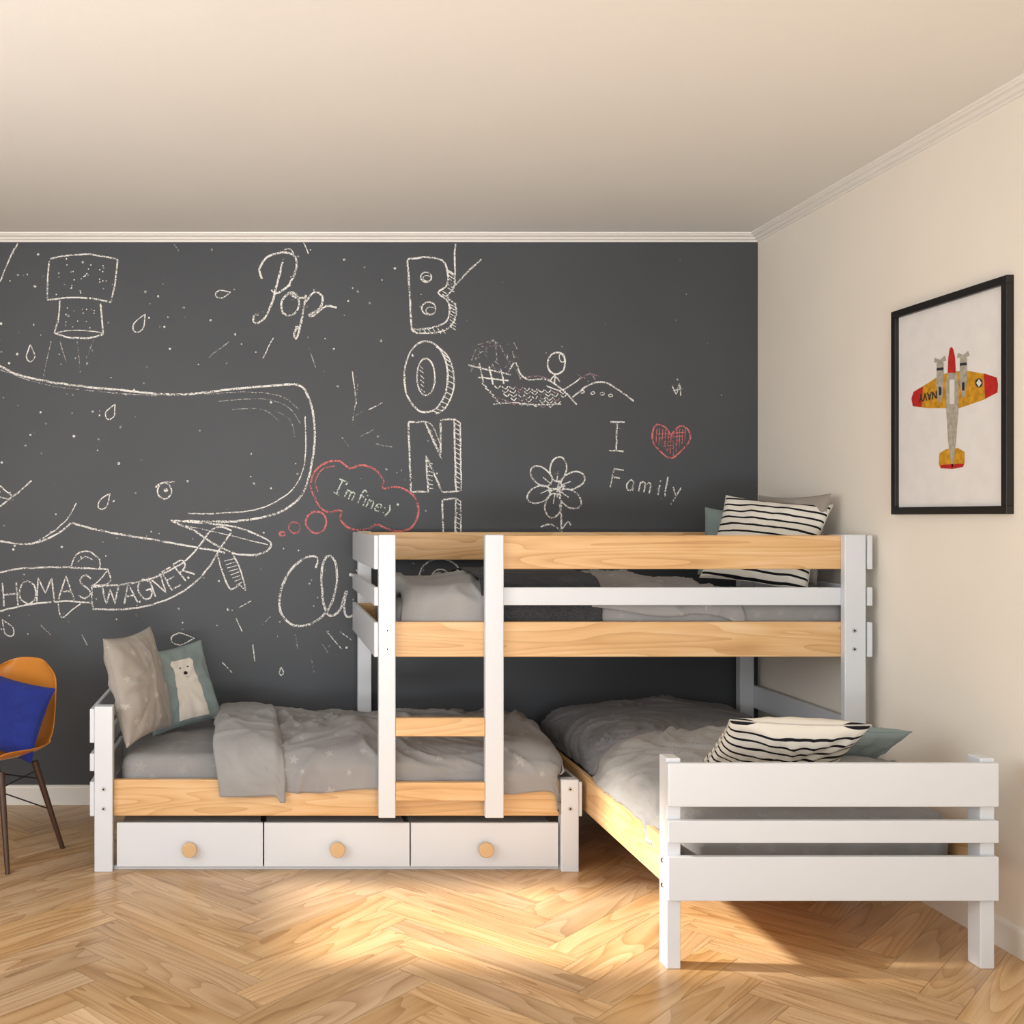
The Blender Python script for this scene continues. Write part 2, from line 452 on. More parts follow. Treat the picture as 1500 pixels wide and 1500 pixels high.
def pillow(name,w,h,t,mat,loc,rot,seed=0,pinch=.08,extra=None,uvs=1.0):
    N=50; bm=bmesh.new(); uvl=bm.loops.layers.uv.verify()
    def P(u,v,side,off=0):
        x=w/2*u*(1-pinch*(1-v*v)); z=h/2*v*(1-pinch*(1-u*u))
        e=max(0,(1-u*u))*max(0,(1-v*v))
        d=t/2*e**.42
        rad=math.hypot(u,v); an=math.atan2(v,u)
        wr=.012*noise.noise(Vector((math.cos(an)*3.5+seed,math.sin(an)*3.5,rad*1.2)))*min(1,rad*1.4)+.006*noise.noise(Vector((x*9+seed,z*9,side*3)))
        wr+=.009*folds((x*1.6,z*1.6,side),seed)
        wr*=min(1,e*5)
        return Vector((x,side*(d+wr+off),z))
    ts=[math.sin((i/N-.5)*math.pi) for i in range(N+1)]
    ts=[.5*a+.5*((i/N)*2-1) for i,a in enumerate(ts)]
    edge={}
    for side in(-1,1):
        g=[]
        for j,v in enumerate(ts):
            row=[]
            for i,u in enumerate(ts):
                if i in(0,N) or j in(0,N):
                    if (i,j) not in edge: edge[(i,j)]=bm.verts.new(P(u,v,0))
                    row.append(edge[(i,j)])
                else: row.append(bm.verts.new(P(u,v,side)))
            g.append(row)
        for j in range(N):
            for i in range(N):
                q=[g[j][i],g[j][i+1],g[j+1][i+1],g[j+1][i]]
                if side==1: q.reverse()
                f=bm.faces.new(q)
                for lp in f.loops: lp[uvl].uv=(lp.vert.co.x*uvs+seed,lp.vert.co.z*uvs)
    ob=mk(name,bm,mat,None,smooth=True)
    ring=[]
    for i in range(N+1): ring.append(P(ts[i],-1,0))
    for i in range(1,N+1): ring.append(P(1,ts[i],0))
    for i in range(N-1,-1,-1): ring.append(P(ts[i],1,0))
    for i in range(N-1,0,-1): ring.append(P(-1,ts[i],0))
    cu=bpy.data.curves.new(name+'_piping','CURVE'); cu.dimensions='3D'; cu.bevel_depth=.0025
    sp=cu.splines.new('POLY'); sp.points.add(len(ring)-1); sp.use_cyclic_u=True
    for pt,c in zip(sp.points,ring): pt.co=(*c,1)
    cu.materials.append(mat); link(bpy.data.objects.new('piping',cu),ob)
    ob.location=loc; ob.rotation_euler=Euler([math.radians(a) for a in rot],'XYZ')
    if extra: extra(P,ob,w,h)
    return ob

puffbox('mattress_lower',-.605,1.215,4.49,5.345,.254,.475,m_sheet,.06,.016,3,bed)
puffbox('mattress_upper',.545,2.44,4.452,5.368,.914,1.125,m_sheet,.06,.014,11,bed)
puffbox('mattress_single',1.385,2.305,3.57,5.35,.254,.485,m_sheet,.07,.016,21,bed)

clA=lambda c,z:((min(c,4.447) if z<.42 else c),z) if c<4.6 else (c,z)
clL=lambda c,z:(max(4.426,clA(c,z)[0]),z) if c<4.6 else (c,z)
pathA=[(5.33,.46),(5.28,.505),(5.0,.525),(4.75,.52),(4.58,.503),(4.50,.475),(4.450,.425),(4.438,.37),(4.437,.300)]
drape('star_duvet',-.16,1.262,pathA,m_star,mXe,amp=.034,seed=4.3,thick=.008,end1=.10,endr=.12,hemvar=.05,clamp=clL,puff=.012,wob=.008)
pathF=[(5.33,.505),(5.28,.545),(5.0,.570),(4.75,.567),(4.56,.548),(4.468,.495),(4.428,.42),(4.420,.36),(4.420,.300)]
drape('duvet_fold',-.215,.07,pathF,m_plain,mX,amp=.022,seed=8.1,thick=.010,end0=.03,end1=.03,skew=.06,endr=.03,hemvar=.02)

clB=lambda c,z:(max(4.4475,c),z)
pathB=[(5.35,1.12),(5.25,1.165),(5.0,1.18),(4.7,1.18),(4.54,1.165),(4.475,1.12),(4.462,1.05),(4.462,.95)]
drape('linen_duvet',.57,.93,pathB,m_plain,mX,amp=.028,seed=2.2,thick=.010,end0=.06,endr=.06,clamp=clB,puff=.022)
pathK=[(5.35,1.15),(5.25,1.20),(5.0,1.222),(4.7,1.217),(4.53,1.195),(4.468,1.14),(4.452,1.05),(4.450,.925)]
drape('knit_throw_blanket',.90,1.40,pathK,m_knit,mX,amp=.010,seed=5.2,thick=.004,hemvar=.0,clamp=clB)
pathC=[(5.35,1.11),(5.25,1.15),(5.0,1.165),(4.7,1.16),(4.54,1.14),(4.475,1.10),(4.462,1.05),(4.462,.97)]
drape('star_duvet.001',1.36,1.98,pathC,m_star,mX,amp=.030,seed=9.7,thick=.010,end1=.04,endr=.10,hemvar=.15,clamp=clB,puff=.03)
bm=bmesh.new()
for i in range(80):
    x=.905+i*.0062
    addbox(bm,x,x+.0028,4.4465,4.4495,.905,.935)
mk('fringe',bm,m_knit,bpy.data.objects['knit_throw_blanket'])
clD=lambda c,z:(max(1.361,min(2.313,c)),z) if z<.42 else (c,z)
pathD=[(2.31,.46),(2.25,.53),(2.0,.56),(1.7,.555),(1.48,.53),(1.385,.47),(1.366,.41),(1.366,.385)]
drape('slate_blanket',4.25,5.345,pathD,m_dark,mY,amp=.020,seed=12.4,thick=.008,end1=.08,endr=.12,clamp=clD,puff=.01)
pathE=[(2.31,.49),(2.25,.555),(2.0,.585),(1.7,.58),(1.48,.555),(1.372,.49),(1.350,.43),(1.332,.40),(1.322,.36)]
drape('linen_duvet.001',3.75,4.42,pathE,m_plain,mY,amp=.026,seed=15.1,thick=.008,end0=.06,end1=.02,endr=.06,skew=-.08,hemvar=.05,puff=.01)

# pillows
pillow('star_pillow',.40,.46,.15,m_taupe,(-.538,4.69,.728),(-13,-2,67),1.3)
def bear(P,ob,w,h):
    bm=bmesh.new()
    out=[(-.50,-.90),(-.46,-.3),(-.38,.20),(-.35,.42),(-.40,.56),(-.33,.65),(-.22,.63),(0,.61),(.22,.63),(.33,.65),(.40,.56),(.35,.42),(.38,.20),(.46,-.3),(.50,-.90)]
    out=[(a*.88+.12,b) for a,b in out]
    ys=[-.90+i*.0315 for i in range(50)]
    def span(v):
        xs=[]
        for (a,b),(c,d) in zip(out,out[1:]+out[:1]):
            if (b<=v<d) or (d<=v<b): xs.append(a+(c-a)*(v-b)/(d-b))
        return (min(xs),max(xs)) if len(xs)>=2 else None
    prev=None
    for v in ys:
        s=span(v)
        if not s: prev=None; continue
        row=[bm.verts.new(P(s[0]+(s[1]-s[0])*i/14,v,-1,.003)) for i in range(15)]
        if prev:
            for i in range(14): bm.faces.new((prev[i],prev[i+1],row[i+1],row[i]))
        prev=row
    mk('bear_applique',bm,m_cream,ob,smooth=True)
    def disc(u,v,r,n):
        b=bmesh.new(); c=b.verts.new(P(u,v,-1,.006)); rg=[b.verts.new(P(u+r*math.cos(a*.5236),v+r*.8*math.sin(a*.5236),-1,.0055)) for a in range(12)]
        for i in range(12): b.faces.new((c,rg[i],rg[(i+1)%12]))
        mk(n,b,m_blk,ob)
    disc(0,.42,.026,'eye_1'); disc(.24,.42,.026,'eye_2'); disc(.12,.27,.06,'nose'); disc(.12,.16,.016,'mouth')
pillow('bear_pillow',.39,.38,.12,m_teal,(-.395,5.02,.668),(-20,-6,38),2.7,extra=bear)
pillow('striped_pillow',.46,.42,.13,m_stripe,(2.215,4.77,1.345),(-27,6,-46),4.0)
pillow('taupe_pillow',.40,.40,.10,m_taupe2,(2.335,4.82,1.360),(-12,0,-70),5.0)
pillow('teal_pillow',.34,.34,.10,m_teal,(2.27,5.14,1.325),(-20,6,-22),6.0)
pillow('striped_pillow.001',.47,.39,.14,m_stripe,(1.80,3.77,.643),(50,2,-1),7.0)
pillow('teal_pillow.001',.42,.34,.11,m_teal,(2.05,3.91,.615),(54,4,8),8.0)

# ---------------- chair ----------------
ch=empty('shell_chair',(-1.15,4.665,0)); ch.rotation_euler=(0,0,math.radians(-25))
def shell():
    prof=[(-.235,.425),(-.20,.445),(-.10,.435),(0,.428),(.09,.435),(.15,.465),(.185,.52),(.205,.60),(.222,.70),(.235,.79),(.243,.825)]
    wid=[.19,.215,.23,.232,.228,.222,.218,.214,.206,.180,.120]
    bm=bmesh.new(); rows=[]; N=16
    for k,((y,z),w) in enumerate(zip(prof,wid)):
        row=[]
        for i in range(N+1):
            t=i/N*2-1
            lift=abs(t)**3
            if k<=4: row.append(bm.verts.new((w*t,y,z+.055*lift)))
            else:
                row.append(bm.verts.new((w*t,y-.075*lift*(1 if k<9 else .6),z-(.03*lift if k>8 else 0)+(.03*lift if k==5 else 0))))
        rows.append(row)
    for a,b in zip(rows,rows[1:]):
        for i in range(N): bm.faces.new((a[i],a[i+1],b[i+1],b[i]))
    ob=mk('seat_shell',bm,m_orange,ch,smooth=True)
    so=ob.modifiers.new('s','SOLIDIFY'); so.thickness=.008; so.offset=0
    sb=ob.modifiers.new('u','SUBSURF'); sb.levels=2; sb.render_levels=2
shell()
feet=[(-.21,-.19),(.21,-.19),(-.21,.19),(.21,.19)]
for i,(x,y) in enumerate(feet):
    cyl(f'leg_{i+1}',(x,y,0),(x*.55,y*.6,.39),.010,.016,m_walnut,ch)
    cyl(f'leg_bracket_{i+1}',(x*.56,y*.61,.375),(x*.30,y*.45,.428),.006,.006,m_blk,ch)
for a,b in((0,3),(1,2),(0,1),(2,3)):
    A=Vector((*feet[a],0)).lerp(Vector((feet[a][0]*.55,feet[a][1]*.6,.39)),.45 if a+b==3 else .8)
    B=Vector((*feet[b],0)).lerp(Vector((feet[b][0]*.55,feet[b][1]*.6,.39)),.9 if a+b==3 else .8)
    cyl('wire_brace',A,B,.003,.003,m_blk,ch,10)
    if a+b==3:
        A2=Vector((*feet[a],0)).lerp(Vector((feet[a][0]*.55,feet[a][1]*.6,.39)),.9)
        B2=Vector((*feet[b],0)).lerp(Vector((feet[b][0]*.55,feet[b][1]*.6,.39)),.45)
        cyl('wire_brace_b',A2,B2,.003,.003,m_blk,ch,10)
pillow('blue_pillow',.40,.32,.12,m_blue,(-1.115,4.66,.605),(-18,10,-22),9.0)

# ---------------- framed print ----------------
fr=empty('framed_airplane_print')
def RP(px,py,X):
    D=F*X/(px-VX); return (X,D,CZ-(py-VY)*D/F)
FY0,FY1,FZ0,FZ1=3.61,4.275,1.466,2.266; t=.028; FX=RWX-.026
box('frame_top',FX,RWX-.0005,FY0,FY1,FZ1-t,FZ1,m_frame,fr,.002)
box('frame_bottom',FX,RWX-.0005,FY0,FY1,FZ0,FZ0+t,m_frame,fr,.002)
box('frame_side_1',FX,RWX-.0005,FY0,FY0+t,FZ0+t,FZ1-t,m_frame,fr,.002)
box('frame_side_2',FX,RWX-.0005,FY1-t,FY1,FZ0+t,FZ1-t,m_frame,fr,.002)
m_paper=plain('print_paper',(236,234,232),.6,.03,14)
box('paper',RWX-.010,RWX-.002,FY0+t,FY1-t,FZ0+t,FZ1-t,m_paper,fr,0)
pc={'yellow':plain('ink_yellow',(206,150,30),.6,.3,40),'red':plain('ink_red',(190,36,32),.6,.2,40),'grey':plain('ink_grey',(176,170,156),.6,.25,60),'dark':plain('ink_dark',(44,44,52),.6,.2,40),'white':plain('ink_white',(228,226,220),.6)}
def ppoly(pts,c,name,lvl):
    X=RWX-.010-.0004*lvl; bm=bmesh.new(); vs=[bm.verts.new(RP(a,b,X)) for a,b in pts]; bm.faces.new(vs)
    mk(name,bm,pc[c],fr)
ppoly([(1389,546),(1378,549),(1358,562),(1338,574),(1335,584),(1337,595),(1360,598),(1391,598),(1391,546)],'yellow','wing_left',1)
ppoly([(1400,544),(1416,543),(1445,548),(1460,553),(1462,563),(1461,575),(1440,586),(1402,599)],'yellow','wing_right',1)
ppoly([(1352,566),(1338,574),(1335,584),(1337,595),(1350,596)],'red','wing_tip_left',2)
ppoly([(1441,547),(1460,553),(1462,563),(1461,575),(1443,584)],'red','wing_tip_right',2)
ppoly([(1388,545),(1401,544),(1404,562),(1404,600),(1400,650),(1396,684),(1394,684),(1389,650),(1386,600),(1386,562)],'grey','fuselage',2)
ppoly([(1391,556),(1398,556),(1398,592),(1391,592)],'white','canopy',3)
ppoly([(1393.5,508),(1396,511),(1399,524),(1400,546),(1388,546),(1389,524),(1391,511)],'red','plane_nose',3)
for ex,ey in((1377,527),(1411,520)):
    ppoly([(ex-5,ey+5),(ex-3,ey),(ex+3,ey),(ex+5,ey+5),(ex+5.5,ey+38),(ex+2,ey+62),(ex-2,ey+62),(ex-5.5,ey+38)],'grey','engine',3)
    ppoly([(ex-9,ey+4),(ex-8,ey-3),(ex,ey),(ex+7,ey-6),(ex+9,ey+1),(ex+1,ey+4)],'grey','propeller',4)
    ppoly([(ex-2,ey+40),(ex+2,ey+40),(ex+2,ey+52),(ex-2,ey+52)],'dark','exhaust',4)
    ppoly([(ex-5,ey+12),(ex+5,ey+11),(ex+5,ey+15),(ex-5,ey+16)],'dark','cowl_ring',4)
ppoly([(1386,658),(1376,664),(1375,680),(1378,686),(1395,687),(1411,684),(1413,678),(1413,662),(1403,656),(1396,657)],'yellow','tailplane',1)
ppoly([(1377,681),(1412,679),(1411,684),(1395,687),(1378,686)],'red','tail_stripe',2)
ppoly([(1434+5.5*math.cos(a*.5236),561+7*math.sin(a*.5236)) for a in range(12)],'dark','wing_disc',3)
ppoly([(1434,555),(1438,561),(1434,567),(1430,561)],'white','wing_disc_mark',4)
tx=bpy.data.curves.new('lettering','FONT'); tx.body='NAVY'; tx.size=.042; tx.align_x='CENTER'; tx.align_y='CENTER'; tx.offset=.0008
tx.materials.append(pc['dark']); to=bpy.data.objects.new('wing_lettering',tx); link(to,fr)
p=RP(1359,580,RWX-.0125); to.location=p
to.rotation_euler=(Matrix(((0,0,-1),(-1,0,0),(0,1,0))).to_4x4()@Matrix.Rotation(math.pi,4,'Z')).to_euler()

# ---------------- chalk drawing ----------------
def chalkmat(name,rgb,lo=.39,hi=.53):
    m=M(name,.95,.1); m.color(s2l(rgb)); v=m.coord('Object')
    n=m.noise(v,170,3); n2=m.noise(v,14,2)
    k=m.math('ADD',m.math('MULTIPLY',n,.7),m.math('MULTIPLY',n2,.3))
    mr=m.add('ShaderNodeMapRange'); m.link(k,mr.inputs[0]); mr.inputs[1].default_value=lo; mr.inputs[2].default_value=hi
    m.link(mr.outputs[0],m.b.inputs['Alpha']); return m.m
cm=[chalkmat('chalk_white',(238,236,230)),chalkmat('chalk_red',(220,126,124),.40,.54),chalkmat('chalk_green',(216,230,214)),chalkmat('chalk_faint',(196,194,190),.45,.62),chalkmat('chalk_pink',(210,170,180),.44,.6)]
cb=bmesh.new(); lvl=[0]
def W3(px,py,o=0): return Vector(((px-VX)*BW/F,BW-.0012-o,CZ-(py-VY)*BW/F))
def stroke(pts,w=2.6,c=0,smooth=True,closed=False,jit=.5):
    w*=.94
    P=[Vector((a,b)) for a,b in pts]
    if closed: P.append(P[0])
    out=[]
    if smooth and len(P)>2:
        for i in range(len(P)-1):
            p0=P[i-1] if i>0 else (P[-2] if closed else P[0]); p1=P[i];p2=P[i+1];p3=P[i+2] if i+2<len(P) else (P[1] if closed else P[-1])
            k=max(2,int((p2-p1).length/5))
            for j in range(k):
                t=j/k; out.append(.5*((2*p1)+(p2-p0)*t+(2*p0-5*p1+4*p2-p3)*t*t+(3*p1-p0-3*p2+p3)*t**3))
        out.append(P[-1])
    else:
        for a,b in zip(P,P[1:]):
            k=max(1,int((b-a).length/7))
            for j in range(k): out.append(a.lerp(b,j/k))
        out.append(P[-1])
    sd=random.random()*50
    out=[p+Vector((noise.noise(Vector((p.x*.08,p.y*.08,sd))),noise.noise(Vector((p.x*.08,p.y*.08,sd+9)))))*jit*2 for p in out]
    prev=None; o=(lvl[0]%40)*.00001; lvl[0]+=1
    for i,p in enumerate(out):
        a=out[max(i-1,0)]; b=out[min(i+1,len(out)-1)]; d=(b-a)
        if d.length<1e-6: continue
        d.normalize(); nn=Vector((-d.y,d.x))
        ww=w*(.5+.16*noise.noise(Vector((i*.6,sd,0))))
        r=(cb.verts.new(W3(*(p+nn*ww),o)),cb.verts.new(W3(*(p-nn*ww),o)))
        if prev:
            f=cb.faces.new((prev[0],prev[1],r[1],r[0])); f.material_index=c
        prev=r
def ell(cx,cy,rx,ry,a0=0,a1=360,rot=0,w=2.6,c=0,n=20):
    r=math.radians(rot); pts=[]
    for i in range(n+1):
        a=math.radians(a0+(a1-a0)*i/n); x,y=rx*math.cos(a),ry*math.sin(a)
        pts.append((cx+x*math.cos(r)-y*math.sin(r),cy+x*math.sin(r)+y*math.cos(r)))
    stroke(pts,w,c)
def dot(x,y,r=1.6,c=0):
    vs=[cb.verts.new(W3(x+r*math.cos(a*1.047),y+r*math.sin(a*1.047))) for a in range(6)]; f=cb.faces.new(vs); f.material_index=c
def drop(x,y,s,rot,w=1.8):
    r=math.radians(rot); base=[(0,-1.6),(.45,-.6),(.7,.2),(.4,.9),(0,1.1),(-.4,.9),(-.7,.2),(-.45,-.6),(0,-1.6)]
    stroke([(x+s*(a*math.cos(r)-b*math.sin(r)),y+s*(a*math.sin(r)+b*math.cos(r))) for a,b in base],w)
# canister
stroke([(74,379),(100,374),(135,373),(172,380)],2.4)
stroke([(172,380),(169,410),(163,443)],2.4); stroke([(163,443),(120,436),(69,439)],2.4); stroke([(69,439),(70,410),(72,382)],2.4)
stroke([(88,441),(86,465),(80,488)],2.4); stroke([(80,488),(100,494),(130,495),(151,490)],2.6); stroke([(151,490),(149,465),(147,444)],2.4)
ell(115,489,34,5,180,360,w=1.5)
for l in([(88,500),(97,532)],[(113,500),(118,546)],[(137,498),(124,530)],[(75,500),(62,560)]): stroke(l,1.4,3)
for i in range(30): dot(82+random.random()*80,386+random.random()*46,1.1)
for i in range(16): dot(94+random.random()*48,448+random.random()*34,1.0)
# whale
stroke([(0,536),(30,550),(90,562),(180,572),(262,578),(340,570),(400,565),(436,564),(450,578),(459,610),(461,650),(452,700),(438,730),(405,752),(350,763),(300,764),(252,763)],3.2)
stroke([(0,541),(60,562),(150,574),(230,580)],1.6,3)
stroke([(26,356),(8,392),(0,412)],2)
stroke([(300,578),(360,574),(410,580),(438,600)],1.6,3); stroke([(320,588),(380,584),(420,595),(440,620)],1.4,3)
stroke([(447,610),(446,680),(425,720),(380,745),(320,752),(275,752)],1.8); stroke([(400,600),(425,615),(432,640)],1.4,3)
stroke([(340,600),(385,600),(410,618)],1.2,3)
stroke([(250,763),(300,766),(345,772),(385,787),(397,797),(385,810),(350,812),(320,800),(285,778),(252,764)],2.8)
stroke([(262,768),(310,778),(360,790),(392,798)],1.5)
stroke([(104,766),(150,778),(210,788),(262,797),(330,810)],2.8); stroke([(104,766),(80,785),(40,797),(0,792)],2.8)
stroke([(112,737),(100,758),(80,777),(52,795)],1.8); stroke([(0,742),(22,725),(46,704)],2.4); stroke([(0,712),(12,722),(20,728)],2.2)
stroke([(0,728),(20,733)],2)
ell(241,719,10,12,0,360,w=2.4); dot(243,718,3.4); stroke([(228,714),(238,707),(256,706)],2.4)
# banner
stroke([(0,838),(40,832),(100,831),(158,834)],2.6); stroke([(0,895),(40,886),(90,881),(134,883)],2.6)
stroke([(158,834),(162,850),(150,858),(134,860)],2.2); stroke([(158,834),(146,850),(136,858)],1.8)
stroke([(134,858),(180,856),(225,846),(265,826),(290,802),(310,776),(326,772),(340,778)],2.6)
stroke([(136,892),(190,892),(240,880),(280,858),(308,828),(325,800),(338,780)],2.6); stroke([(134,858),(136,892)],2.4)
stroke([(318,812),(326,838),(338,864),(350,856),(360,864),(352,835),(340,810)],2.4)
for i in range(8): stroke([(328+i*2.5,822+i*5),(345+i*1.3,818+i*5)],1.2)
stroke([(104,830),(112,812),(130,808),(146,820),(146,834)],2.2); stroke([(114,824),(124,815),(136,820)],1.6)
stroke([(85,884),(90,905),(106,893),(118,884)],2)
G={'H':[[(0,0),(0,1)],[(.6,0),(.6,1)],[(0,.5),(.6,.5)]],'O':[[(.35,0),(.05,.2),(0,.5),(.08,.85),(.35,1),(.62,.82),(.7,.5),(.62,.18),(.35,0)]],
'M':[[(0,0),(.08,1),(.38,.35),(.68,1),(.76,0)]],'A':[[(0,0),(.32,1),(.66,0)],[(.12,.36),(.54,.36)]],
'S':[[(.5,.85),(.3,1),(.08,.88),(.08,.65),(.45,.42),(.52,.2),(.3,0),(.02,.12)]],'W':[[(0,1),(.2,0),(.42,.75),(.62,0),(.84,1)]],
'G':[[(.6,.82),(.35,1),(.06,.75),(.02,.4),(.2,.04),(.48,.03),(.62,.22),(.62,.45)],[(.36,.45),(.66,.45)]],'N':[[(0,0),(.02,1),(.56,0),(.6,1)]],
'E':[[(.5,1),(0,1),(0,0),(.52,0)],[(0,.52),(.42,.52)]],'R':[[(0,0),(0,1)],[(0,1),(.4,.95),(.5,.75),(.38,.55),(0,.5)],[(.2,.5),(.56,0)]],
'I':[[(.25,0),(.25,1)],[(0,1),(.5,1)],[(0,0),(.5,0)]],"'":[[(.05,1),(.0,.8)]],'m':[[(0,0),(0,.55)],[(0,.4),(.16,.56),(.28,.45),(.28,0)],[(.28,.4),(.44,.56),(.56,.45),(.56,0)]],
'f':[[(.36,.92),(.2,1),(.12,.8),(.12,0)],[(0,.55),(.3,.55)]],'i':[[(.05,0),(.05,.5)],[(.05,.7),(.07,.76)]],'n':[[(0,0),(0,.55)],[(0,.4),(.18,.56),(.34,.42),(.34,0)]],
'e':[[(0,.3),(.36,.32),(.3,.52),(.12,.52),(0,.3),(.1,.02),(.36,.08)]],':':[[(.05,.1),(.07,.18)],[(.05,.42),(.07,.50)]],')':[[(0,.75),(.16,.4),(0,-.1)]],
'F':[[(0,0),(.04,1)],[(.04,1),(.55,1)],[(.02,.55),(.42,.55)]],'a':[[(.36,.45),(.18,.55),(.0,.3),(.1,.02),(.34,.1),(.36,.5),(.38,.02)]],
'l':[[(.06,1),(.04,.1),(.12,0)]],'y':[[(0,.52),(.2,.1)],[(.42,.55),(.22,.05),(.02,-.42)]]}
def letter(ch,x,y,size,rot=0,w=2.4,c=0,sm=None):
    r=math.radians(rot)
    for st in G[ch]:
        pts=[(x+size*(a*math.cos(r)+b*math.sin(r)),y+size*(a*math.sin(r)-b*math.cos(r))) for a,b in st]
        stroke(pts,w,c,smooth=ch in "OSGRmnfeayl)",jit=.5)
for chh,x,y,ro in(('H',6,888,-4),('O',30,886,-3),('M',54,881,-2),('A',86,878,0),('S',114,876,4)): letter(chh,x,y,34,ro,2.4)
for chh,x,y,ro in(('W',150,886,-2),('A',182,885,-8),('G',206,880,-14),('N',228,874,-22),('E',252,864,-30),('R',272,851,-38)): letter(chh,x,y,30,ro,2.4)
# Pop
stroke([(414,384),(406,415),(398,445),(386,468),(373,474),(371,464),(380,460)],3.2)
stroke([(384,408),(380,395),(390,378),(412,370),(432,376),(433,398),(420,420),(404,430),(398,424)],3.2)
stroke([(416,366),(425,365),(430,372)],2)
stroke([(425,428),(413,440),(414,458),(428,462),(438,448),(434,432),(424,428),(432,436),(446,436)],3.2)
stroke([(448,432),(443,460),(438,486),(433,497),(431,488),(437,478)],3.2); stroke([(448,442),(460,428),(472,434),(468,452),(452,462),(460,462),(478,448),(493,451)],3.2)
# Clim
stroke([(463,832),(466,818),(452,815),(430,830),(412,862),(411,895),(428,915),(455,914),(480,894),(492,862),(493,830),(484,814),(474,822),(471,850),(474,885),(484,902),(498,892),(507,866)],3.6)
stroke([(508,866),(504,888),(508,903),(518,900),(526,880)],3.2); dot(514,842,3)
stroke([(526,905),(530,870)],3.2); stroke([(530,885),(545,868),(550,905)],3.2)
# BONI letters
stroke([(597,380),(625,377),(648,382),(656,398),(654,418),(642,429),(655,440),(659,456),(652,472),(632,480),(603,483)],2.8); stroke([(603,483),(600,430),(597,380)],2.8)
ell(624,406,8,7,w=2.2); ell(628,452,10,9,w=2.2); ell(626,408,6,4,w=1.2); ell(631,455,7,5,w=1.2)
stroke([(656,396),(665,402),(665,422),(655,433),(666,446),(668,462),(660,478),(640,487),(612,488),(603,484)],2.2)
for i in range(18):
    t=i/17; y=398+t*80; x=656+(3 if y>440 else 0)-(8 if 422<y<438 else 0); stroke([(x,y),(x+9,y+6)],1.4)
for i in range(7): stroke([(606+i*7,483-i*.3),(611+i*7,489)],1.3)
ell(624,552,32,52,w=2.8,n=30); ell(624,552,13,27,w=2.4); ell(633,557,32,50,-80,80,w=2.2)
for i in range(16):
    a=math.radians(-70+i*9.5); stroke([(624+32*math.cos(a),552+52*math.sin(a)),(634+32*math.cos(a),558+50*math.sin(a))],1.4)
for i in range(6): stroke([(614+i*.6,535+i*7),(620+i*.5,540+i*7)],1.2)
Nn=[(598,618),(622,618),(645,668),(646,615),(665,614),(668,720),(648,721),(624,668),(627,720),(602,720)]
stroke(Nn,2.8,0,False,closed=True)
stroke([(665,614),(674,620),(676,718),(668,720)],2.2,0,False)
for i in range(14): stroke([(666,620+i*7),(675,625+i*7)],1.4)
for i in range(7): stroke([(624+i*3.2,626+i*6.8),(633+i*2.4,632+i*6.8)],1.4)
stroke([(622,618),(632,622),(645,650)],1.8)
for i in range(7): stroke([(625+i*.1,676+i*6.5),(634,680+i*6)],1.3)
stroke([(648,732),(668,730),(667,800),(650,801)],2.8,0,False,closed=True); stroke([(668,730),(675,735),(675,800)],2,0,False)
for i in range(9): stroke([(668,736+i*7),(675,741+i*7)],1.3)
ell(645,850,32,32,w=2.6); ell(645,850,14,16,w=2.2)
stroke([(667,357),(666,385),(667,418)],2.6,0,False); stroke([(667,418),(685,398),(705,380)],2.6,0,False)
# bubble
stroke([(462,730),(455,712),(462,690),(480,677),(498,676),(512,686),(530,681),(550,688),(562,704),(560,716),(582,713),(602,722),(613,742),(608,766),(594,777),(570,776),(552,768),(536,776),(512,774),(498,760),(500,748),(480,750),(466,740),(462,730)],3.0,1)
stroke([(466,722),(462,706),(472,688),(490,682)],1.6,1)
ell(463,765,15,16,w=2.8,c=1); ell(432,773,8,8,w=2.6,c=1); ell(413,782,4,3,w=2.6,c=1)
ang=24; x=488.0;y=721.0
for chh,adv in(('I',13),("'",5),('m',16),(' ',3),('f',10),('i',6),('n',12),('e',13),(':',5),(')',6)):
    if chh!=' ': letter(chh,x,y,22,ang,2.2,2)
    x+=adv*math.cos(math.radians(ang)); y+=adv*math.sin(math.radians(ang))
# hillside sketch
stroke([(690,545),(700,520),(712,512),(722,498),(735,512),(745,530),(758,545),(762,556)],1.6,3); stroke([(705,508),(730,506)],1.4,4)
for l in [[(686,535),(748,549)],[(700,553),(745,558)],[(702,533),(708,560)],[(716,536),(722,564)],[(733,540),(738,562)]]: stroke(l,2.4)
for i in range(18):
    x0=695+random.random()*58; y0=498+random.random()*46; stroke([(x0,y0),(x0+random.random()*18-9,y0+random.random()*16)],1.4,3)
stroke([(698,505),(722,500),(738,512)],1.4,3); stroke([(726,500),(728,530)],1.5,3)
stroke([(745,545),(755,530),(762,548),(775,556),(800,556),(815,564),(830,577),(845,593)],2.4)
for k in range(5):
    y=565+k*6.0; n=10-k
    for j in range(n):
        x0=724+k*6+j*10.5+(k%2)*5+random.random()*2
        stroke([(x0,y+j*.9),(x0+4+random.random()*2,y+3.8+j*.9),(x0+9,y+j*.9-.5)],1.7,0 if random.random()<.75 else 4)
for k in range(5): stroke([(706+k*5,562+k*6),(714+k*5,568+k*6)],1.8)
stroke([(838,582),(862,564),(885,560),(908,572),(928,588)],2.4)
for xx in(853,868,882,895): ell(xx,574+(xx-853)*.12,3,2,w=1.6,n=8)
stroke([(800,565),(820,572),(838,563),(850,553)],2); stroke([(762,553),(790,551),(806,556)],1.5,4)
stroke([(846,548),(856,554),(864,546),(872,556)],1.6,4); stroke([(848,556),(862,548),(878,552)],1.4,4)
ell(815,532,13,16,rot=10,w=2.6); ell(823,524,4,6,w=1.4); stroke([(813,548),(812,562)],2.2); stroke([(806,558),(812,550),(820,559)],1.8)
